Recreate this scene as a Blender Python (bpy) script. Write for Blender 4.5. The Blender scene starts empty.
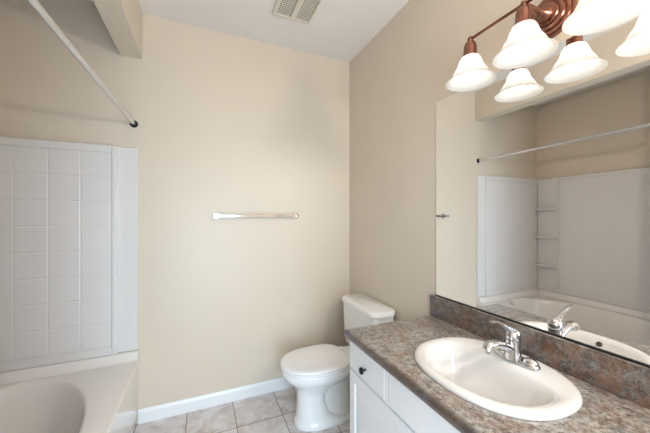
import bpy, bmesh, math, random
from mathutils import Vector, Matrix
PI = math.pi
S = bpy.context.scene
C = S.collection
random.seed(4)

# ------------------------------------------------------------------ camera
cam_d = bpy.data.cameras.new('camera')
cam_d.sensor_width = 36.0
cam_d.lens = 36.0 * 289 / 650
cam_d.clip_start = 0.02
cam = bpy.data.objects.new('camera', cam_d)
C.objects.link(cam)
cam.location = (0, 0, 1.38)
cam.rotation_euler = (PI / 2, 0, -math.atan(124 / 289))
S.camera = cam

# ------------------------------------------------------------------ world, light, exposure
W = bpy.data.worlds.new('world')
S.world = W
W.use_nodes = True
W.node_tree.nodes['Background'].inputs[0].default_value = (0.75, 0.87, 1.0, 1)
W.node_tree.nodes['Background'].inputs[1].default_value = 1.0
S.view_settings.view_transform = 'Standard'
S.view_settings.look = 'None'
S.view_settings.gamma = 1
S.view_settings.use_curve_mapping = False
S.view_settings.exposure = 0.0

def area(name, loc, rot, sx, sy, power, col):
    l = bpy.data.lights.new(name, 'AREA')
    l.shape = 'RECTANGLE'; l.size = sx; l.size_y = sy
    l.energy = power; l.color = col
    o = bpy.data.objects.new(name, l)
    C.objects.link(o); o.location = loc; o.rotation_euler = rot
    return o
# cool daylight coming in through the open doorway behind the camera
DOOR_X = (-0.28, 0.55)
area('doorway_daylight', (0.135, -0.72, 1.0), (PI / 2 - math.radians(7), 0, 0), 0.80, 1.85, 29.0, (0.63, 0.84, 1.0)).data.spread = math.radians(140)
# warm point light added outside the frame for the shadows; there is no fixture
lp = bpy.data.lights.new('added_shadow_light', 'POINT')
lp.energy = 34.0; lp.color = (1.0, 0.94, 0.86); lp.shadow_soft_size = 0.045
lpo = bpy.data.objects.new('added_shadow_light', lp); C.objects.link(lpo); lpo.location = (1.12, -0.12, 1.965)
BULB_COL = (1.0, 0.95, 0.87, 1)
BULB_STRENGTH = 9.0

# ------------------------------------------------------------------ materials
def nt(name):
    m = bpy.data.materials.new(name); m.use_nodes = True
    t = m.node_tree
    return m, t, t.nodes['Principled BSDF']

def mat(name, col, rough=0.5, metal=0.0, var=0.03, scale=6.0, bump=0.0, bscale=200.0, coat=0.0, spec=0.5):
    """plain material with a faint procedural mottling"""
    m, t, b = nt(name)
    n = t.nodes.new('ShaderNodeTexNoise'); n.inputs['Scale'].default_value = scale
    tc = t.nodes.new('ShaderNodeTexCoord'); t.links.new(tc.outputs['Object'], n.inputs['Vector'])
    r = t.nodes.new('ShaderNodeValToRGB')
    r.color_ramp.elements[0].position = 0.3; r.color_ramp.elements[1].position = 0.7
    r.color_ramp.elements[0].color = tuple(c * (1 - var) for c in col) + (1,)
    r.color_ramp.elements[1].color = tuple(min(1, c * (1 + var)) for c in col) + (1,)
    t.links.new(n.outputs['Fac'], r.inputs['Fac'])
    t.links.new(r.outputs['Color'], b.inputs['Base Color'])
    b.inputs['Roughness'].default_value = rough
    b.inputs['Metallic'].default_value = metal
    b.inputs['Specular IOR Level'].default_value = spec
    b.inputs['Coat Weight'].default_value = coat
    b.inputs['Coat Roughness'].default_value = 0.05
    if bump:
        n2 = t.nodes.new('ShaderNodeTexNoise'); n2.inputs['Scale'].default_value = bscale
        t.links.new(tc.outputs['Object'], n2.inputs['Vector'])
        bp = t.nodes.new('ShaderNodeBump'); bp.inputs['Strength'].default_value = bump
        bp.inputs['Distance'].default_value = 0.002
        t.links.new(n2.outputs['Fac'], bp.inputs['Height'])
        t.links.new(bp.outputs['Normal'], b.inputs['Normal'])
    return m

M_WALL = mat('wall_paint', (0.69, 0.60, 0.495), 0.42, var=0.015, scale=2.0, bump=0.15, bscale=140)
M_CEIL = mat('ceiling_paint', (0.84, 0.79, 0.76), 0.8, var=0.01, bump=0.1, bscale=120)
M_TRIM = mat('white_trim_paint', (0.84, 0.85, 0.87), 0.28, var=0.01)
M_TUB = mat('white_acrylic', (0.83, 0.785, 0.75), 0.16, var=0.01, coat=0.3)
M_SURR = mat('white_surround', (0.735, 0.705, 0.695), 0.22, var=0.01)
M_PORC = mat('white_porcelain', (0.88, 0.88, 0.88), 0.07, var=0.01, coat=0.5)
M_SEAT = mat('white_seat_plastic', (0.91, 0.89, 0.89), 0.18, var=0.01)
M_BISC = mat('cream_porcelain', (0.75, 0.725, 0.705), 0.07, var=0.01, coat=0.5)
M_CAB = mat('white_thermofoil', (0.78, 0.78, 0.80), 0.32, var=0.01)
M_CHROME = mat('chrome', (0.62, 0.62, 0.64), 0.09, metal=1.0, var=0.01)
M_ROD = mat('satin_steel', (0.72, 0.72, 0.73), 0.25, metal=1.0, var=0.02)
M_COPPER = mat('brushed_copper', (0.27, 0.125, 0.09), 0.26, metal=1.0, var=0.12, scale=14)
M_BLACK = mat('black_metal', (0.012, 0.012, 0.014), 0.3, metal=0.4, var=0.1)
M_DARK = mat('dark_edge', (0.03, 0.025, 0.02), 0.5)
M_GRILLE = mat('ivory_plastic', (0.72, 0.66, 0.56), 0.4, var=0.01)
M_VOID = mat('brown_vent_interior', (0.07, 0.035, 0.018), 0.7)
M_HOLE = mat('brass_overflow', (0.10, 0.08, 0.055), 0.4, metal=0.3)

def mirror_mat():
    m, t, b = nt('mirror_glass')
    b.inputs['Base Color'].default_value = (0.96, 0.96, 0.95, 1)
    b.inputs['Metallic'].default_value = 1; b.inputs['Roughness'].default_value = 0.0
    n = t.nodes.new('ShaderNodeTexNoise'); n.inputs['Scale'].default_value = 3
    r = t.nodes.new('ShaderNodeMapRange'); r.inputs['To Min'].default_value = 0.0; r.inputs['To Max'].default_value = 0.008
    t.links.new(n.outputs['Fac'], r.inputs['Value']); t.links.new(r.outputs['Result'], b.inputs['Roughness'])
    return m
M_MIRROR = mirror_mat()

def ramp(t, stops):
    r = t.nodes.new('ShaderNodeValToRGB'); e = r.color_ramp.elements
    while len(e) < len(stops): e.new(0.5)
    for k, (p, c) in enumerate(stops):
        e[k].position = p; e[k].color = tuple(c) + (1,)
    return r

def floor_mat():
    m, t, b = nt('travertine_floor_tile')
    L = t.links.new
    g = t.nodes.new('ShaderNodeNewGeometry'); sp = t.nodes.new('ShaderNodeSeparateXYZ')
    L(g.outputs['Position'], sp.inputs[0])
    def mt(op, a, b_=None):
        n = t.nodes.new('ShaderNodeMath'); n.operation = op
        for k, v in enumerate((a, b_)):
            if v is None: continue
            if isinstance(v, (int, float)): n.inputs[k].default_value = v
            else: L(v, n.inputs[k])
        return n.outputs[0]
    def axis(sock, off):
        v = mt('DIVIDE', mt('ADD', sock, off), 0.3055)
        f = mt('FRACT', v)
        d = mt('MINIMUM', f, mt('SUBTRACT', 1.0, f))
        return mt('FLOOR', v), d
    ix, dx = axis(sp.outputs[0], 0.089 + 3.055)
    iy, dy = axis(sp.outputs[1], -1.963 + 6.11)
    dist = mt('MINIMUM', dx, dy)
    grout = mt('LESS_THAN', dist, 0.0075)
    cid = t.nodes.new('ShaderNodeCombineXYZ'); L(ix, cid.inputs[0]); L(iy, cid.inputs[1])
    wn = t.nodes.new('ShaderNodeTexWhiteNoise'); L(cid.outputs[0], wn.inputs['Vector'])
    sh = t.nodes.new('ShaderNodeVectorMath'); sh.operation = 'MULTIPLY_ADD'
    L(wn.outputs['Color'], sh.inputs[0]); sh.inputs[1].default_value = (7, 7, 7); L(g.outputs['Position'], sh.inputs[2])
    n = t.nodes.new('ShaderNodeTexNoise'); n.inputs['Scale'].default_value = 9; n.inputs['Detail'].default_value = 8
    n.inputs['Roughness'].default_value = 0.62; n.inputs['Distortion'].default_value = 0.6
    L(sh.outputs[0], n.inputs['Vector'])
    r = ramp(t, [(0.28, (0.50, 0.41, 0.37)), (0.46, (0.67, 0.61, 0.60)), (0.58, (0.76, 0.73, 0.74)), (0.75, (0.82, 0.81, 0.82))])
    L(n.outputs['Fac'], r.inputs['Fac'])
    mx = t.nodes.new('ShaderNodeMix'); mx.data_type = 'RGBA'
    L(grout, mx.inputs['Factor']); L(r.outputs['Color'], mx.inputs[6]); mx.inputs[7].default_value = (0.13, 0.10, 0.09, 1)
    L(mx.outputs[2], b.inputs['Base Color'])
    b.inputs['Roughness'].default_value = 0.34
    bp = t.nodes.new('ShaderNodeBump'); bp.inputs['Distance'].default_value = 0.002; bp.inputs['Strength'].default_value = 0.6
    L(mt('MINIMUM', dist, 0.012), bp.inputs['Height'])
    L(bp.outputs['Normal'], b.inputs['Normal'])
    return m
M_FLOOR = floor_mat()

def laminate_mat(name, pale_amt, edge):
    m, t, b = nt(name)
    L = t.links.new
    g = t.nodes.new('ShaderNodeNewGeometry')
    def noise(scale, detail, rough, dist=0.0, loc=(0, 0, 0), sc=(1, 1, 1)):
        mp = t.nodes.new('ShaderNodeMapping'); mp.inputs['Location'].default_value = loc; mp.inputs['Scale'].default_value = sc
        L(g.outputs['Position'], mp.inputs['Vector'])
        n = t.nodes.new('ShaderNodeTexNoise'); n.inputs['Scale'].default_value = scale
        n.inputs['Detail'].default_value = detail; n.inputs['Roughness'].default_value = rough
        n.inputs['Distortion'].default_value = dist
        L(mp.outputs['Vector'], n.inputs['Vector'])
        return n.outputs['Fac']
    def mix(f, a, c, mode='MIX'):
        n = t.nodes.new('ShaderNodeMix'); n.data_type = 'RGBA'; n.blend_type = mode
        for i, v in ((0, f), (6, a), (7, c)):
            if isinstance(v, (int, float)): n.inputs[i].default_value = v
            elif isinstance(v, tuple): n.inputs[i].default_value = v + (1,)
            else: L(v, n.inputs[i])
        return n.outputs[2]
    sp = t.nodes.new('ShaderNodeSeparateXYZ'); L(g.outputs['Position'], sp.inputs[0])
    def mrange(sock, a0, a1, b0, b1):
        n = t.nodes.new('ShaderNodeMapRange'); L(sock, n.inputs['Value'])
        for k, v in zip(('From Min', 'From Max', 'To Min', 'To Max'), (a0, a1, b0, b1)): n.inputs[k].default_value = v
        return n.outputs['Result']
    def mul(a0, b0):
        n = t.nodes.new('ShaderNodeMath'); n.operation = 'MULTIPLY'
        for k, v in enumerate((a0, b0)):
            if isinstance(v, (int, float)): n.inputs[k].default_value = v
            else: L(v, n.inputs[k])
        return n.outputs[0]
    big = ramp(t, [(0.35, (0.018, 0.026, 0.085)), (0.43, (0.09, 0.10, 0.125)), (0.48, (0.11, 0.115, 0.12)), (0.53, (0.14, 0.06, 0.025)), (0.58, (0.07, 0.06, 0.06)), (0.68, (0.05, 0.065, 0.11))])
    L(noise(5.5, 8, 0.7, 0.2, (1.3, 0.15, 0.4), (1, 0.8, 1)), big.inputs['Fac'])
    # rolled front edge: pattern with its shade against the glossy top painted in
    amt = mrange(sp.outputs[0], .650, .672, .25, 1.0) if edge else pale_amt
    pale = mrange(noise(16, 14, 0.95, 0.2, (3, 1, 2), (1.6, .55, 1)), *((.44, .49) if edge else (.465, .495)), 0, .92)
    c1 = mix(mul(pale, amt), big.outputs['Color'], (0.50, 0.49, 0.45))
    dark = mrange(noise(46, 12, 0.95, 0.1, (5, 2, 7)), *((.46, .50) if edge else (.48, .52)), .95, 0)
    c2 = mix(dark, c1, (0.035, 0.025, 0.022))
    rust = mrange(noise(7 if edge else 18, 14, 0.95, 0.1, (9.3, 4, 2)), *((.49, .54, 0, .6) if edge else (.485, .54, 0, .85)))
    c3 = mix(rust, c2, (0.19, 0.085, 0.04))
    if edge: c3 = mix(mul(mrange(sp.outputs[0], .652, .668, .8, 0), mrange(noise(20, 6, .8, 0, (4, 4, 4)), .35, .6, .6, 1)), c3, (0.045, 0.026, 0.024))  # shade of the rolled front edge mixed into the colour
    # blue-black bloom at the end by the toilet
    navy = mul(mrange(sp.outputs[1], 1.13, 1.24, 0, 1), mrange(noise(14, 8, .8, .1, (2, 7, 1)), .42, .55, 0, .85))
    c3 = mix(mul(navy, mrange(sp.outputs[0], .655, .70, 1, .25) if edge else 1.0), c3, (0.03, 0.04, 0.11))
    L(c3, b.inputs['Base Color'])
    b.inputs['Roughness'].default_value = 0.35
    b.inputs['Coat Weight'].default_value = 1.0
    b.inputs['Coat IOR'].default_value = 1.55
    b.inputs['Coat Roughness'].default_value = 0.12
    bp = t.nodes.new('ShaderNodeBump'); bp.inputs['Distance'].default_value = 0.0006; bp.inputs['Strength'].default_value = 0.6
    L(noise(160, 4, 0.6), bp.inputs['Height']); L(bp.outputs['Normal'], b.inputs['Normal'])
    return m
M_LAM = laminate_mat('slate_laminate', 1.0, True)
M_LAM_SHADED = laminate_mat('rusty_shaded_laminate', 0.38, False)  # rustier pattern, darkened for the weaker light and gloss on the upright backsplash

def shade_mat():
    m = bpy.data.materials.new('frosted_glass'); m.use_nodes = True
    t = m.node_tree; t.nodes.clear(); L = t.links.new
    out = t.nodes.new('ShaderNodeOutputMaterial')
    d = t.nodes.new('ShaderNodeBsdfDiffuse'); d.inputs[0].default_value = (0.85, 0.84, 0.82, 1)
    tr = t.nodes.new('ShaderNodeBsdfTranslucent'); tr.inputs[0].default_value = (0.95, 0.93, 0.90, 1)
    gl = t.nodes.new('ShaderNodeBsdfGlossy'); gl.inputs['Roughness'].default_value = 0.25
    n = t.nodes.new('ShaderNodeTexNoise'); n.inputs['Scale'].default_value = 25
    r = t.nodes.new('ShaderNodeMapRange'); r.inputs['To Min'].default_value = 0.45; r.inputs['To Max'].default_value = 0.6
    L(n.outputs['Fac'], r.inputs['Value'])
    a = t.nodes.new('ShaderNodeMixShader'); L(r.outputs['Result'], a.inputs[0]); L(d.outputs[0], a.inputs[1]); L(tr.outputs[0], a.inputs[2])
    f = t.nodes.new('ShaderNodeMixShader'); f.inputs[0].default_value = 0.05; L(a.outputs[0], f.inputs[1]); L(gl.outputs[0], f.inputs[2])
    tp = t.nodes.new('ShaderNodeBsdfTransparent'); tp.inputs[0].default_value = (1, .97, .94, 1)
    h = t.nodes.new('ShaderNodeMixShader'); h.inputs[0].default_value = 0.12; L(f.outputs[0], h.inputs[1]); L(tp.outputs[0], h.inputs[2])
    L(h.outputs[0], out.inputs[0])
    return m
M_SHADE = shade_mat()
def bulb_mat():
    m, t, b = nt('lit_bulb')
    b.inputs['Base Color'].default_value = (1, 1, 1, 1)
    n = t.nodes.new('ShaderNodeTexNoise'); n.inputs['Scale'].default_value = 4
    r = ramp(t, [(0.3, BULB_COL[:3]), (0.7, BULB_COL[:3])])
    t.links.new(n.outputs['Fac'], r.inputs['Fac']); t.links.new(r.outputs['Color'], b.inputs['Emission Color'])
    b.inputs['Emission Strength'].default_value = BULB_STRENGTH
    return m
M_BULB = bulb_mat()

# ------------------------------------------------------------------ mesh helpers
def box(bm, x0, x1, y0, y1, z0, z1):
    v = [bm.verts.new(p) for p in ((x0, y0, z0), (x1, y0, z0), (x1, y1, z0), (x0, y1, z0), (x0, y0, z1), (x1, y0, z1), (x1, y1, z1), (x0, y1, z1))]
    for f in ((3, 2, 1, 0), (4, 5, 6, 7), (0, 1, 5, 4), (1, 2, 6, 5), (2, 3, 7, 6), (3, 0, 4, 7)):
        bm.faces.new([v[i] for i in f])

def loft(bm, rings, cap0=True, cap1=True):
    rs = [[bm.verts.new(p) for p in r] for r in rings]
    n = len(rs[0])
    for a, b in zip(rs, rs[1:]):
        for i in range(n):
            j = (i + 1) % n
            bm.faces.new((a[i], a[j], b[j], b[i]))
    if cap0: bm.faces.new(list(reversed(rs[0])))
    if cap1: bm.faces.new(rs[-1])

def lathe(bm, prof, mtx=Matrix(), n=40, sx=1.0, sy=1.0, cap0=True, cap1=True):
    """prof: (radius, height) pairs about local z"""
    rings = [[mtx @ Vector((r * sx * math.cos(2 * PI * i / n), r * sy * math.sin(2 * PI * i / n), z)) for i in range(n)] for r, z in prof]
    loft(bm, rings, cap0, cap1)

def axis_m(loc, d):
    return Matrix.Translation(Vector(loc)) @ Vector(d).normalized().to_track_quat('Z', 'Y').to_matrix().to_4x4()

def tube(bm, pts, rad, n=20, flat=1.0):
    """swept tube; rad a number or list; flat squashes the section along the frame's second axis"""
    pts = [Vector(p) for p in pts]
    if not isinstance(rad, (list, tuple)): rad = [rad] * len(pts)
    if not isinstance(flat, (list, tuple)): flat = [flat] * len(pts)
    rings = []; up = None
    for k, p in enumerate(pts):
        d = (pts[min(k + 1, len(pts) - 1)] - pts[max(k - 1, 0)]).normalized()
        if up is None:
            up = Vector((0, 0, 1)) if abs(d.z) < 0.9 else Vector((1, 0, 0))
        s = d.cross(up).normalized(); u = s.cross(d).normalized(); up = u
        rings.append([p + s * rad[k] * math.cos(2 * PI * i / n) + u * rad[k] * flat[k] * math.sin(2 * PI * i / n) for i in range(n)])
    loft(bm, rings)

def bez(p, n=16):
    """Catmull-Rom through points p"""
    p = [Vector(q) for q in p]; out = []
    q = [p[0] * 2 - p[1]] + p + [p[-1] * 2 - p[-2]]
    for k in range(1, len(q) - 2):
        a, b, c, d = q[k - 1:k + 3]
        for i in range(n):
            t = i / n
            out.append(0.5 * ((2 * b) + (c - a) * t + (2 * a - 5 * b + 4 * c - d) * t * t + (3 * b - a - 3 * c + d) * t ** 3))
    out.append(p[-1]); return out

CZ = .013     # worktop level offset
def obj(name, bm, m, parent=None, smooth=0, bevel=0, seg=3, sub=0):
    bmesh.ops.recalc_face_normals(bm, faces=bm.faces)
    me = bpy.data.meshes.new(name); bm.to_mesh(me); bm.free()
    me.materials.append(m)
    o = bpy.data.objects.new(name, me); C.objects.link(o)
    if parent:
        o.parent = parent
        pl = Vector((0, 0, 0)); q = parent
        while q: pl += q.location; q = q.parent
        o.location = -pl                       # parts are written in world coordinates
    if bevel:
        b = o.modifiers.new('bevel', 'BEVEL'); b.width = bevel; b.segments = seg; b.limit_method = 'ANGLE'
        b.angle_limit = math.radians(40)
    if sub:
        s = o.modifiers.new('sub', 'SUBSURF'); s.levels = s.render_levels = sub
    if smooth or bevel:
        for p in me.polygons: p.use_smooth = True
        try:
            me.set_sharp_from_angle(angle=math.radians(smooth if smooth else 35))
        except Exception: pass
    return o

def B(name, boxes, m, parent=None, bevel=0.0, seg=3):
    bm = bmesh.new()
    for b in boxes: box(bm, *b)
    return obj(name, bm, m, parent, bevel=bevel, seg=seg)

def thing(name, label, cat, loc=(0, 0, 0), group=None):
    o = bpy.data.objects.new(name, None); C.objects.link(o)
    o.location = loc; o.empty_display_size = 0.05
    return tag(o, label, cat, group)

def tag(o, label, cat, group=None):
    o['label'] = label; o['category'] = cat
    if group: o['group'] = group
    return o

def struct(o):
    o['kind'] = 'structure'; return o

def angles(cx, cy, x0, x1, y0, y1, n):
    """n directions about (cx,cy) that include the rectangle's corners"""
    a = [2 * PI * i / n for i in range(n)]
    for x in (x0, x1):
        for y in (y0, y1):
            t = math.atan2(y - cy, x - cx) % (2 * PI)
            k = min(range(n), key=lambda i: min(abs(a[i] - t), 2 * PI - abs(a[i] - t)))
            a[k] = t
    return a

def rect_pt(cx, cy, x0, x1, y0, y1, t):
    c, s = math.cos(t), math.sin(t); k = 1e9
    if c > 1e-9: k = min(k, (x1 - cx) / c)
    if c < -1e-9: k = min(k, (x0 - cx) / c)
    if s > 1e-9: k = min(k, (y1 - cy) / s)
    if s < -1e-9: k = min(k, (y0 - cy) / s)
    return cx + c * k, cy + s * k

def sup_pt(cx, cy, a, b, n, t):
    """superellipse point in direction t; a along x, b along y"""
    c, s = math.cos(t), math.sin(t)
    k = (abs(c / a) ** n + abs(s / b) ** n) ** (-1 / n)
    return cx + c * k, cy + s * k

# ------------------------------------------------------------------ the room
XW, YB, ZC = 1.207, 2.264, 2.742
XT = -1.425           # long wall behind the tub
XL = -0.40            # wall on the camera's left, in front of the tub
YR = -0.62            # wall with the doorway behind the camera
struct(B('floor', [(XT - .1, XW + .1, -2.2, YB + .1, -0.08, 0)], M_FLOOR))
struct(B('ceiling', [(XT - .1, XW + .1, YR - .12, YB + .1, ZC, ZC + .08)], M_CEIL))
struct(B('wall_back', [(XT - .1, XW + .1, YB, YB + .1, 0, ZC)], M_WALL))
struct(B('wall_right', [(XW, XW + .1, YR - .12, YB, 0, ZC)], M_WALL))
struct(B('wall_tub', [(XT - .1, XT, 0.62, YB, 0, ZC)], M_WALL))
struct(B('wall_left', [(XT, XL, 0.62, 0.742, 0, ZC), (XL - .1, XL, YR - .12, 0.62, 0, ZC)], M_WALL))
struct(B('wall_rear', [(XL, DOOR_X[0], YR - .12, YR, 0, ZC), (DOOR_X[1], XW, YR - .12, YR, 0, ZC),
                       (DOOR_X[0], DOOR_X[1], YR - .12, YR, 2.06, ZC)], M_WALL))
struct(B('wall_header', [(-0.484, -0.362, 0.742, YB, 2.434, ZC)], M_WALL))
struct(B('trim_1', [(DOOR_X[0] - .06, DOOR_X[0], YR, YR + .015, 0, 2.12), (DOOR_X[1], DOOR_X[1] + .06, YR, YR + .015, 0, 2.12),
                    (DOOR_X[0], DOOR_X[1], YR, YR + .015, 2.06, 2.12)], M_TRIM, bevel=.004))

def baseboard(name, p0, p1, nrm, h=0.092):
    """profile swept from p0 to p1 along the wall; nrm points into the room"""
    prof = [(0, 0), (0.013, 0), (0.013, h - .022), (0.0115, h - .016), (0.008, h - .008), (0.006, h - .002), (0.004, h), (0, h)]
    bm = bmesh.new()
    nv = Vector(nrm)
    loft(bm, [[Vector(p) + nv * a + Vector((0, 0, b)) for a, b in prof] for p in (p0, p1)])
    return struct(obj(name, bm, M_TRIM))
baseboard('baseboard_back', (-0.385, YB, 0), (XW, YB, 0), (0, -1, 0))
baseboard('baseboard_right', (XW, 1.245, 0), (XW, YB - .013, 0), (-1, 0, 0))
baseboard('baseboard_left', (XL, YR, 0), (XL, 0.62, 0), (1, 0, 0))

# ------------------------------------------------------------------ bathtub
tub = thing('bathtub', 'white built-in bathtub with oval basin below the tiled surround', 'bathtub', (-0.9, 1.5, 0))
X0, X1, Y0, Y1 = XT + .002, -0.386, 0.744, YB - .002
cx, cy = -0.895, 1.49
A = angles(cx, cy, X0, X1, Y0, Y1, 128)
rings = []
for z, lim in ((0.0, -.437), (.03, -.434), (.045, -.425), (.06, -.402), (.07, -.390), (.085, -.386), (.395, -.386), (.402, -.378), (.412, -.374), (.43, -.374), (.438, -.377), (.442, -.385)):
    rings.append([(min(q[0] if q[0] < X1 - 1e-6 else 9, lim), q[1], z) for q in (rect_pt(cx, cy, X0, X1, Y0, Y1, t) for t in A)])
bx, by, be = 0.41, 0.685, 2.0
for ins, z in ((-.012, .4405), (-.005, .440), (0, .437), (.004, .432), (.007, .424), (.012, .40), (.020, .34), (.034, .25), (.055, .17), (.08, .125), (.12, .10), (.19, .088), (.30, .084)):
    rings.append([(*sup_pt(cx, cy, bx - ins, by - ins * 1.6, be, t), z) for t in A])
bm = bmesh.new()
loft(bm, rings)
obj('tub_shell', bm, M_TUB, tub, smooth=40)
bm = bmesh.new()
LP = [(0, .436), (0, .494), (.024, .494), (.031, .491), (.036, .484), (.052, .452), (.060, .443), (.072, .4385), (.076, .436)]
loft(bm, [[(x, Y1 - a, b) for a, b in LP] for x in (X0, -.388, -.380)])
loft(bm, [[(X0 + a * .8, y, b) for a, b in LP] for y in (Y0, Y1 - .05)])
loft(bm, [[(x, Y0 + a * .8, b) for a, b in LP] for x in (X0, -.380)])
obj('wall_ledge', bm, M_TUB, tub, smooth=45)
bm = bmesh.new(); lathe(bm, [(.024, 0), (.024, .004), (.02, .006), (.004, .003)], axis_m((cx, 1.05, .083), (0, 0, 1)))
obj('drain', bm, M_CHROME, tub, smooth=30)

# ------------------------------------------------------------------ tub surround
sur = thing('tub_surround', 'white three-sided tub surround moulded as square tiles, with corner shelves', 'tub surround', (-0.9, YB - .02, .497))
ZS0, ZS1 = .4965, 1.834
PITCH = .1545
def tile_field(u0, u1, step0, proud, mapf):
    """raised soft-edged squares; u is the horizontal axis on the panel"""
    bm = bmesh.new()
    nz = 8
    z = 1.785
    zs = []
    while z > .56: zs.append((max(z - PITCH, .548), z)); z -= PITCH
    us = []; u = step0
    while u > u0 + .01: us.append((max(u - PITCH, u0), u)); u -= PITCH
    for a, b in us:
        for c, d in zs:
            g, e = .0022, .006
            lo = [mapf(*q, 0) for q in ((a + g, c + g), (b - g, c + g), (b - g, d - g), (a + g, d - g))]
            hi = [mapf(*q, proud) for q in ((a + e, c + e), (b - e, c + e), (b - e, d - e), (a + e, d - e))]
            loft(bm, [lo, hi], cap0=False)
    return bm
for nm, yw, sgn in (('end_panel', Y1, -1), ('end_panel', Y0, 1)):
    def yb(a, b): return (min(yw + sgn * a, yw + sgn * b), max(yw + sgn * a, yw + sgn * b))
    flange = B(nm, [(-.500, -.386, *yb(0, .012), ZS0, ZS1 - .002)], M_SURR, sur, bevel=.004)
    B('tile_panel', [(X0, -.524, *yb(0, .024), ZS0, ZS1),
                     (-.524, -.497, *yb(0, .034), ZS0, ZS1),
                     (X0, -.524, *yb(0.024, .034), 1.787, ZS1),
                     (X0, -.524, *yb(0.024, .034), ZS0, .546)], M_SURR, flange, bevel=.005)
    f = tile_field(X0 + .01, -.53, -.53, .0012, lambda u, z, d: (u, yw + sgn * (.0242 + d), z))
    obj('tile_squares', f, M_SURR, flange)
lng = B('long_panel', [(X0, X0 + .022, Y0 + .03, Y1 - .03, ZS0, ZS1),
                 (X0 + .02, X0 + .032, Y0 + .03, Y1 - .03, 1.800, ZS1),
                 (X0 + .02, X0 + .032, Y0 + .03, Y1 - .03, ZS0, .546),
                 (X0 + .02, X0 + .036, 2.0, 2.018, ZS0, ZS1), (X0 + .02, X0 + .036, Y0 + .25, Y0 + .268, ZS0, ZS1)], M_SURR, sur, bevel=.005)
obj('tile_squares', tile_field(Y0 + .272, 1.996, 1.996, .0007, lambda u, z, d: (X0 + .0222 + d, u, z)), M_SURR, lng)
def corner_shelf(ya, yb_, z):
    bm = bmesh.new()
    n = 14; pts = []
    for i in range(n + 1):
        t = i / n; yy = ya + (yb_ - ya) * t
        pts.append((X0 + .04 + .062 * (1 - abs(2 * t - 1) ** 5) ** .5, yy))
    pts = [(X0 + .02, ya)] + pts + [(X0 + .02, yb_)]
    loft(bm, [[(x, y, zz) for x, y in pts] for zz in (z - .022, z)])
    return obj('shelf', bm, M_SURR, sur, bevel=.004)
for z in (1.475, 1.143, .81):
    corner_shelf(2.016, 2.232, z)
    corner_shelf(Y0 + .034, Y0 + .252, z)

# ------------------------------------------------------------------ curtain rod
rod = thing('shower_curtain_rod', 'steel shower curtain rod spanning above the bathtub', 'curtain rod', (-.409, 1.5, 1.994))
bm = bmesh.new(); tube(bm, [(-.470, .752, 2.019), (-.439, 1.5, 2.0065), (-.409, 2.254, 1.994)], .0125, 24)
obj('rod', bm, M_ROD, rod, smooth=40)
for xx, y, zz, d in ((-.409, YB - .0005, 1.994, -1), (-.470, .7425, 2.019, 1)):
    bm = bmesh.new(); lathe(bm, [(.024, 0), (.024, .004), (.019, .010), (.015, .016), (.015, .022)], axis_m((xx, y, zz), (0, d, 0)), 28)
    obj('end_flange', bm, M_BLACK, rod, smooth=30)

# ------------------------------------------------------------------ towel bar
tb = thing('towel_bar', 'polished chrome towel bar on the back wall', 'towel bar', (.41, YB, 1.384))
B('bar', [(.11, .695, YB - .070, YB - .060, 1.375, 1.392)], M_CHROME, tb, bevel=.002)
for x in (.104, .703):
    p = B('post', [(x - .011, x + .011, YB - .076, YB - .006, 1.372, 1.396)], M_CHROME, tb, bevel=.003)
    B('wall_plate', [(x - .02, x + .02, YB - .007, YB - .0005, 1.362, 1.406)], M_CHROME, p, bevel=.003)

# ------------------------------------------------------------------ ceiling exhaust vent
vx0, vx1, vy1 = .436, .694, 1.915
vy0 = vy1 - .27
vent = thing('exhaust_vent', 'ivory louvred exhaust fan grille in the ceiling', 'vent', (.565, 1.78, ZC))
P1, P2, py0, py1 = (.462, .556), (.592, .684), vy0 + .03, vy1 - .026
B('frame', [(vx0, vx1, py1, vy1, ZC - .016, ZC - .0005), (vx0, vx1, vy0, py0, ZC - .016, ZC - .0005),
            (vx0, P1[0], py0, py1, ZC - .016, ZC - .0005), (P1[1], P2[0], py0, py1, ZC - .020, ZC - .0005), (P2[1], vx1, py0, py1, ZC - .016, ZC - .0005)], M_GRILLE, vent, bevel=.003)
for p in (P1, P2):
    B('recess', [(p[0], p[1], py0, py1, ZC - .003, ZC - .0008)], M_VOID, vent)
    bm = bmesh.new()
    n = 6
    for k in range(1, n):
        xx = p[0] + (p[1] - p[0]) * k / n
        box(bm, xx - .0022, xx + .0022, py0, py1, ZC - .012, ZC - .006)
    m_ = 13
    for k in range(1, m_):
        yy = py0 + (py1 - py0) * k / m_
        box(bm, p[0], p[1], yy - .0022, yy + .0022, ZC - .011, ZC - .006)
    obj('louvre', bm, M_GRILLE, vent)

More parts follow.
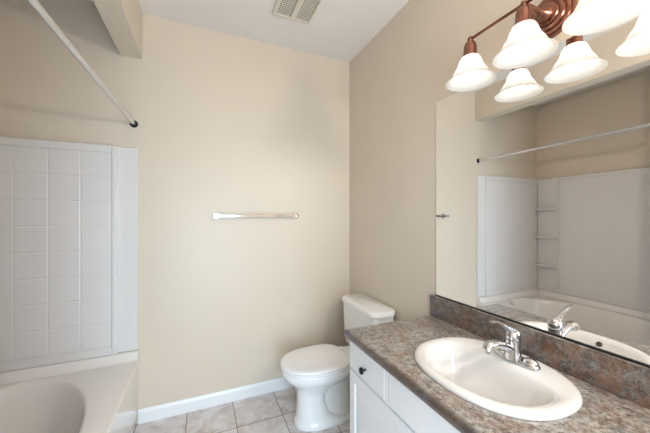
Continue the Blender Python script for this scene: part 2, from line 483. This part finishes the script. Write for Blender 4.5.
# ------------------------------------------------------------------ toilet
toi = thing('toilet', 'white two-piece toilet with closed lid in the corner beside the vanity', 'toilet', (.8, 1.835, 0))
TY = 1.835
NA = 56
TA = [2 * PI * i / NA for i in range(NA)]
def egg(x0, x1, hw, z, n=2.3, wide=.58):
    """outline facing -x: pointed towards x0, fuller and flatter towards x1"""
    xc = x0 + (x1 - x0) * wide; r = []
    for t in TA:
        c, s = math.cos(t), math.sin(t)
        a = (x1 - xc) if c > 0 else (xc - x0)
        nn = n + .9 if c > 0 else n
        k = (abs(c / a) ** nn + abs(s / hw) ** nn) ** (-1 / nn)
        r.append((xc + c * k, TY + s * k, z))
    return r
bm = bmesh.new()
loft(bm, [egg(.568, .985, .118, 0, 2.6), egg(.568, .985, .118, .020, 2.6), egg(.572, .978, .113, .032, 2.6), egg(.578, .86, .102, .045, 2.4), egg(.584, .80, .094, .08, 2.3, .5),
          egg(.588, .775, .087, .15, 2.2, .5), egg(.588, .775, .084, .20, 2.2, .5), egg(.580, .81, .090, .235, 2.2, .5), egg(.560, .88, .112, .265, 2.2, .5),
          egg(.525, .94, .146, .30, 2.2, .5), egg(.497, .955, .170, .328, 2.2, .52), egg(.486, .965, .180, .352, 2.2), egg(.484, .97, .183, .374, 2.2), egg(.490, .965, .178, .381, 2.2)])
# narrow trapway behind the column
loft(bm, [egg(.70, .965, w, z, 2.6, .4) for w, z in ((.085, .03), (.074, .05), (.066, .10), (.062, .18), (.070, .25), (.09, .30), (.10, .33))])
# shelf that carries the tank
loft(bm, [[(x, y, z) for x, y in ((.88 + i_, TY - w), (1.185, TY - w), (1.185, TY + w), (.88 + i_, TY + w))] for z, w, i_ in ((.27, .075, .05), (.33, .10, .02), (.385, .12, 0), (.398, .12, 0))])
obj('bowl', bm, M_PORC, toi, smooth=50, bevel=.006)
bm = bmesh.new()
loft(bm, [egg(.482, .945, .184, .394), egg(.478, .95, .187, .398), egg(.478, .95, .187, .408), egg(.484, .945, .182, .412)])
obj('seat', bm, M_SEAT, toi, smooth=50)
bm = bmesh.new()
loft(bm, [egg(.484, .938, .183, .4135), egg(.479, .94, .187, .417), egg(.479, .94, .187, .424), egg(.484, .936, .182, .430), egg(.50, .92, .167, .4335), egg(.56, .87, .11, .436), egg(.66, .78, .04, .437)])
lid = obj('lid', bm, M_SEAT, toi, smooth=50)
bm = bmesh.new()
bm.free()
for s in (-1, 1): B('hinge', [(.928, .962, TY + s * .075 - .02, TY + s * .075 + .02, .399, .428)], M_SEAT, toi, bevel=.006)
def rr(x0, x1, y0, y1, r, z):
    p = []
    for (ox, oy, a0) in ((x1 - r, y1 - r, 0), (x0 + r, y1 - r, 90), (x0 + r, y0 + r, 180), (x1 - r, y0 + r, 270)):
        for i in range(7):
            a = math.radians(a0 + 15 * i); p.append((ox + r * math.cos(a), oy + r * math.sin(a), z))
    return p
bm = bmesh.new()
loft(bm, [rr(1.037, 1.180, 1.615, 2.005, .03, .401), rr(1.028, 1.185, 1.598, 2.020, .035, .42), rr(1.021, 1.190, 1.588, 2.030, .035, .55), rr(1.017, 1.192, 1.580, 2.036, .035, .722)])
obj('tank', bm, M_PORC, toi, smooth=50)
bm = bmesh.new()
loft(bm, [rr(1.010, 1.196, 1.563, 2.052, .058, .723), rr(1.002, 1.200, 1.555, 2.060, .065, .728), rr(1.002, 1.200, 1.555, 2.060, .065, .748), rr(1.008, 1.197, 1.561, 2.054, .062, .757), rr(1.022, 1.188, 1.574, 2.041, .055, .761)])
obj('tank_lid', bm, M_PORC, toi, smooth=50)
for s in (-1, 1):
    bm = bmesh.new(); lathe(bm, [(.013, .0), (.013, .008), (.010, .014), (.004, .017)], axis_m((.915, TY + s * .088, .028), (0, 0, 1)), 20)
    obj('bolt_cap', bm, M_PORC, toi, smooth=50)

for o_ in toi.children:
    if o_.name.split('.')[0] in ('seat', 'lid', 'hinge'): o_.location.z -= .011

# ------------------------------------------------------------------ vanity cabinet
FX = .672            # face of doors and drawer fronts
VY0, VY1 = .06, 1.262
van = thing('vanity_cabinet', 'white vanity cabinet with raised-panel doors under the slate worktop', 'cabinet', (.93, .66, 0))
B('carcass', [(FX + .022, 1.204, VY1 - .018, VY1, .0, .785), (FX + .022, 1.204, VY0, VY0 + .018, 0, .785),
              (FX + .022, 1.204, VY0 + .018, VY1 - .018, .10, .118), (1.19, 1.204, VY0 + .018, VY1 - .018, .118, .785),
              (FX + .075, FX + .09, VY0 + .018, VY1 - .018, 0, .10),
              (FX + .022, FX + .04, VY0 + .018, VY1 - .018, .735, .785), (FX + .022, FX + .04, VY0 + .018, VY1 - .018, .62, .65),
              (FX + .022, FX + .04, .93, .985, .62, .785), (FX + .022, FX + .04, .33, .385, .62, .785), (FX + .022, FX + .04, .64, .68, .118, .62)], M_CAB, van)
B('stile', [(FX + .001, FX + .0215, .9455, .9655, .638, .783)], M_CAB, van, bevel=.001)
def slab(name, y0, y1, z0, z1): return B(name, [(FX, FX + .020, y0, y1, z0, z1)], M_CAB, van, bevel=.003)
def knob(y, z, parent):
    bm = bmesh.new(); lathe(bm, [(.007, 0), (.0045, .004), (.0045, .012), (.013, .015), (.0155, .020), (.0145, .025), (.009, .028)], axis_m((FX - .0002, y, z), (-1, 0, 0)), 28)
    k = obj('knob', bm, M_BLACK, parent, smooth=35); k['label'] = 'round black knob'; return k
def pdoor(y0, y1, z0=.108, z1=.634):
    bm = bmesh.new()
    f = .048
    def R(a, x): return [(x, y0 + a, z0 + a), (x, y1 - a, z0 + a), (x, y1 - a, z1 - a), (x, y0 + a, z1 - a)]
    loft(bm, [R(0, FX + .02), R(0, FX + .003), R(.003, FX), R(f, FX), R(f + .006, FX + .006), R(f + .014, FX + .007), R(f + .034, FX + .0015), R(f + .038, FX + .001)])
    o = obj('door', bm, M_CAB, van); o.data.polygons.foreach_set('use_smooth', [False] * len(o.data.polygons)); return o
for y0, y1 in ((.9675, 1.259), (.063, .3445)):
    d = slab('drawer', y0, y1, .641, .779); knob((y0 + y1) / 2 - .002, .697, d)
slab('false_front', .3705, .9415, .641, .779)
for y0, y1 in ((.6625, 1.259), (.063, .6595)): pdoor(y0, y1)

# ------------------------------------------------------------------ worktop with sink cut-out
SX, SY, SA, SB = .948, .730, .222, .260         # sink centre, half sizes in x and y
wt = thing('countertop', 'mottled slate and rust laminate worktop with backsplash on the white vanity', 'worktop', (.92, .66, .773))
X0c, X1c, Y0c, Y1c = .645, 1.205, .045, 1.268
A = angles(SX, SY, X0c, X1c, Y0c, Y1c, 96)
def crect(lim, z, e=0):
    out = []
    for t in A:
        x, y = rect_pt(SX, SY, X0c, X1c, Y0c, Y1c, t)
        out.append((max(x, lim) if x > X0c + 1e-6 else lim, min(max(y, Y0c + e), Y1c - e), z))
    return out
hole = lambda z: [(*sup_pt(SX, SY, SA - .018, SB - .018, 2.3, t), z) for t in A]
bm = bmesh.new()
rings = [hole(.774), crect(.665, .774, .002), crect(.652, .776, .001), crect(.646, .782), crect(.645, .792), crect(.646, .800), crect(.651, .8065, .001), crect(.658, .8095, .002), crect(.667, .8105, .002), hole(.8105)]
rs = [[bm.verts.new(p) for p in r] for r in rings]
for a, b in zip(rs, rs[1:] + rs[:1]):
    for i in range(len(A)):
        j = (i + 1) % len(A); bm.faces.new((a[i], a[j], b[j], b[i]))
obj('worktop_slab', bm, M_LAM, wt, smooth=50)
spl = B('backsplash', [(1.186, 1.2065, Y0c, Y1c - .002, .811, .9245)], M_LAM_SHADED, wt, bevel=.001)
B('backsplash_lit_edge', [(1.1855, 1.2065, Y0c, Y1c - .0015, .9246, .9275)], M_LAM, spl, bevel=.0012)  # pale strip painting the light caught along the rounded top edge

# ------------------------------------------------------------------ sink
snk = thing('sink', 'oval cream drop-in washbasin set in the slate worktop', 'sink', (SX, SY, .81))
N = 96; T = [2 * PI * i / N for i in range(N)]
def el(ins, z, dx=0, e=2.3, a=None, b=None):
    return [(*sup_pt(SX + dx, SY, (a or SA) - ins, (b or SB) - ins, e, t), z) for t in T]
def bas(ins, z, dx=0):
    """inner bowl outline: flattened on the tap side"""
    out = []
    for t in T:
        c, s = math.cos(t), math.sin(t)
        a, e = ((.100, 3.2) if c > 0 else (.172, 2.3))
        b = .213
        a -= ins; b_ = b - ins
        k = (abs(c / a) ** e + abs(s / b_) ** e) ** (-1 / e)
        out.append((SX - .012 + dx + c * k, SY + s * k, z))
    return out
bm = bmesh.new()
loft(bm, [bas(.085, .655), bas(.04, .70), el(.03, .79), el(.022, .8115), el(.001, .8115), el(0, .815), el(.002, .821), el(.008, .8265), el(.016, .829), el(.028, .8285),
          bas(-.006, .826), bas(0, .822), bas(.007, .815), bas(.016, .798), bas(.030, .768), bas(.048, .728), bas(.063, .703), bas(.076, .687), bas(.088, .679), bas(.095, .677)])
obj('basin', bm, M_BISC, snk, smooth=60)
bm = bmesh.new(); lathe(bm, [(.021, 0), (.021, .003), (.016, .004), (.015, .001), (.006, .002)], axis_m((SX - .005, SY, .6755), (0, 0, 1)), 28)
obj('drain', bm, M_CHROME, snk, smooth=30)
bm = bmesh.new(); lathe(bm, [(.011, 0), (.011, .002), (.009, .0025), (.008, .0005)], axis_m((SX - .012 - .1560, SY - .034, .8020), (1, 0, .55)), 24, sx=1.0)
obj('overflow_hole', bm, M_HOLE, snk, smooth=30)

# ------------------------------------------------------------------ faucet
FXc, FYc = 1.070, .714
fau = thing('faucet', 'chrome single-lever faucet on the back rim of the oval sink', 'faucet', (FXc, FYc, .829))
bm = bmesh.new()
def fe(a, b, z, e=2.6): return [(*sup_pt(FXc + .014, FYc, a, b, e, t), z) for t in T]
loft(bm, [fe(.026, .083, .8295), fe(.0275, .085, .833), fe(.027, .084, .838), fe(.022, .078, .843)])
for s in (-1, 1):
    loft(bm, [[(FXc + .014 + r * math.cos(t) * .9, FYc + s * .054 + r * 1.1 * math.sin(t), z) for t in T[::4]] for r, z in ((.0235, .836), (.023, .845), (.020, .852), (.013, .857), (.004, .859))])
obj('base_plate', bm, M_CHROME, fau, smooth=40)
bm = bmesh.new(); lathe(bm, [(.028, .838), (.027, .850), (.025, .870), (.024, .89), (.0245, .905), (.0245, .909)], Matrix.Translation((FXc, FYc, 0)), 36)
obj('body', bm, M_CHROME, fau, smooth=40)
bm = bmesh.new()
tube(bm, bez([(FXc - .002, FYc, .862), (FXc - .03, FYc, .882), (FXc - .075, FYc, .903), (FXc - .110, FYc, .910), (FXc - .132, FYc, .905), (FXc - .140, FYc, .893)], 8),
     [.020 - .003 * (i / 40) for i in range(41)], 24, .80)
sp = obj('spout', bm, M_CHROME, fau, smooth=50)
bm = bmesh.new(); lathe(bm, [(.0105, 0), (.011, .006), (.011, .014), (.008, .016)], axis_m((FXc - .135, FYc, .882), (0, 0, 1)), 24)
obj('aerator', bm, M_CHROME, sp, smooth=40)
bm = bmesh.new(); lathe(bm, [(.021, .908), (.0245, .9115), (.025, .925), (.023, .938), (.016, .948), (.005, .952)], Matrix.Translation((FXc, FYc, 0)), 36)
tube(bm, bez([(FXc + .010, FYc, .930), (FXc - .012, FYc, .946), (FXc - .040, FYc, .962), (FXc - .072, FYc, .980), (FXc - .100, FYc, .989), (FXc - .118, FYc, .990)], 8),
     [.017, .018, .0185, .019, .019, .0185, .018, .0175] + [.017 - .0085 * min(1, i / 14) for i in range(33)], 24, [.9 - .5 * min(1, i / 26) for i in range(41)])
lv = obj('lever', bm, M_CHROME, fau, smooth=50)
bm = bmesh.new(); lathe(bm, [(.0235, .9085), (.0235, .912)], Matrix.Translation((FXc, FYc, 0)), 36)
obj('seal_ring', bm, M_BLACK, fau)

# ------------------------------------------------------------------ mirror
mir = thing('wall_mirror', 'large frameless wall mirror above the backsplash', 'mirror', (1.206, .66, .94))
B('mirror_pane', [(1.1995, 1.2025, .085, 1.231, .946, 2.012)], M_MIRROR, mir)
B('backing', [(1.2027, 1.2065, .083, 1.234, .9455, 2.013)], M_DARK, mir)
B('edge_channel', [(1.194, 1.2065, .085, 1.231, .9395, .9465)], M_BLACK, mir)

# ------------------------------------------------------------------ vanity light
FZ, LXX = 2.128, 1.045
LY = (.88, .66, .435)
vl = thing('vanity_light', 'copper vanity light with three frosted bell shades above the mirror', 'wall light', (1.2, .66, FZ))
bm = bmesh.new()
lathe(bm, [(.082, 0), (.082, .006), (.078, .010), (.071, .010), (.069, .016), (.064, .020), (.057, .019), (.054, .026), (.047, .030), (.041, .029), (.038, .036), (.030, .040), (.020, .041)],
      axis_m((XW - .0005, .66, FZ), (-1, 0, 0)), 56)
obj('backplate', bm, M_COPPER, vl, smooth=30)
bm = bmesh.new()
lathe(bm, [(.026, .040), (.022, .046), (.015, .056), (.011, .075), (.0095, .10), (.0095, LXX and .155)], axis_m((XW, .66, FZ), (-1, 0, 0)), 28)
obj('arm', bm, M_COPPER, vl, smooth=40)
bm = bmesh.new(); tube(bm, [(LXX, LY[2], FZ), (LXX, .66, FZ), (LXX, LY[0], FZ)], .006, 16)
for y in LY: lathe(bm, [(.003, -.012), (.009, -.008), (.0115, 0), (.009, .008), (.003, .012)], Matrix.Translation((LXX, y, FZ)), 20)
obj('crossbar', bm, M_COPPER, vl, smooth=40)
for y in LY:
    mt_ = Matrix.Translation((LXX, y, 0))
    bm = bmesh.new(); lathe(bm, [(.006, 2.124), (.012, 2.119), (.020, 2.112), (.0245, 2.100), (.0255, 2.085), (.0265, 2.062), (.029, 2.058), (.029, 2.052), (.020, 2.050)], mt_, 32)
    sk = obj('socket_cup', bm, M_COPPER, vl, smooth=40)
    bm = bmesh.new()
    prof = [(.026, 2.056), (.034, 2.051), (.041, 2.040), (.046, 2.025), (.050, 2.012), (.0565, 2.001), (.0625, 1.994), (.068, 1.982), (.076, 1.968), (.087, 1.956), (.0955, 1.950)]
    inner = [(.0955, 1.948), (.086, 1.953), (.075, 1.965), (.0665, 1.980), (.060, 1.992), (.054, 1.999), (.047, 2.011), (.043, 2.025), (.038, 2.040), (.031, 2.049), (.024, 2.053)]
    lathe(bm, prof + inner, mt_, 56, cap0=False, cap1=False)
    obj('shade', bm, M_SHADE, vl, smooth=40)
    bm = bmesh.new(); lathe(bm, [(.013, 2.050), (.014, 2.035), (.020, 2.022), (.0275, 2.008), (.030, 1.993), (.0275, 1.979), (.020, 1.969), (.010, 1.9645), (.002, 1.9635)], mt_, 24)
    obj('bulb', bm, M_BULB, vl, smooth=60)

for o_ in (wt, snk, fau): o_.location.z += CZ
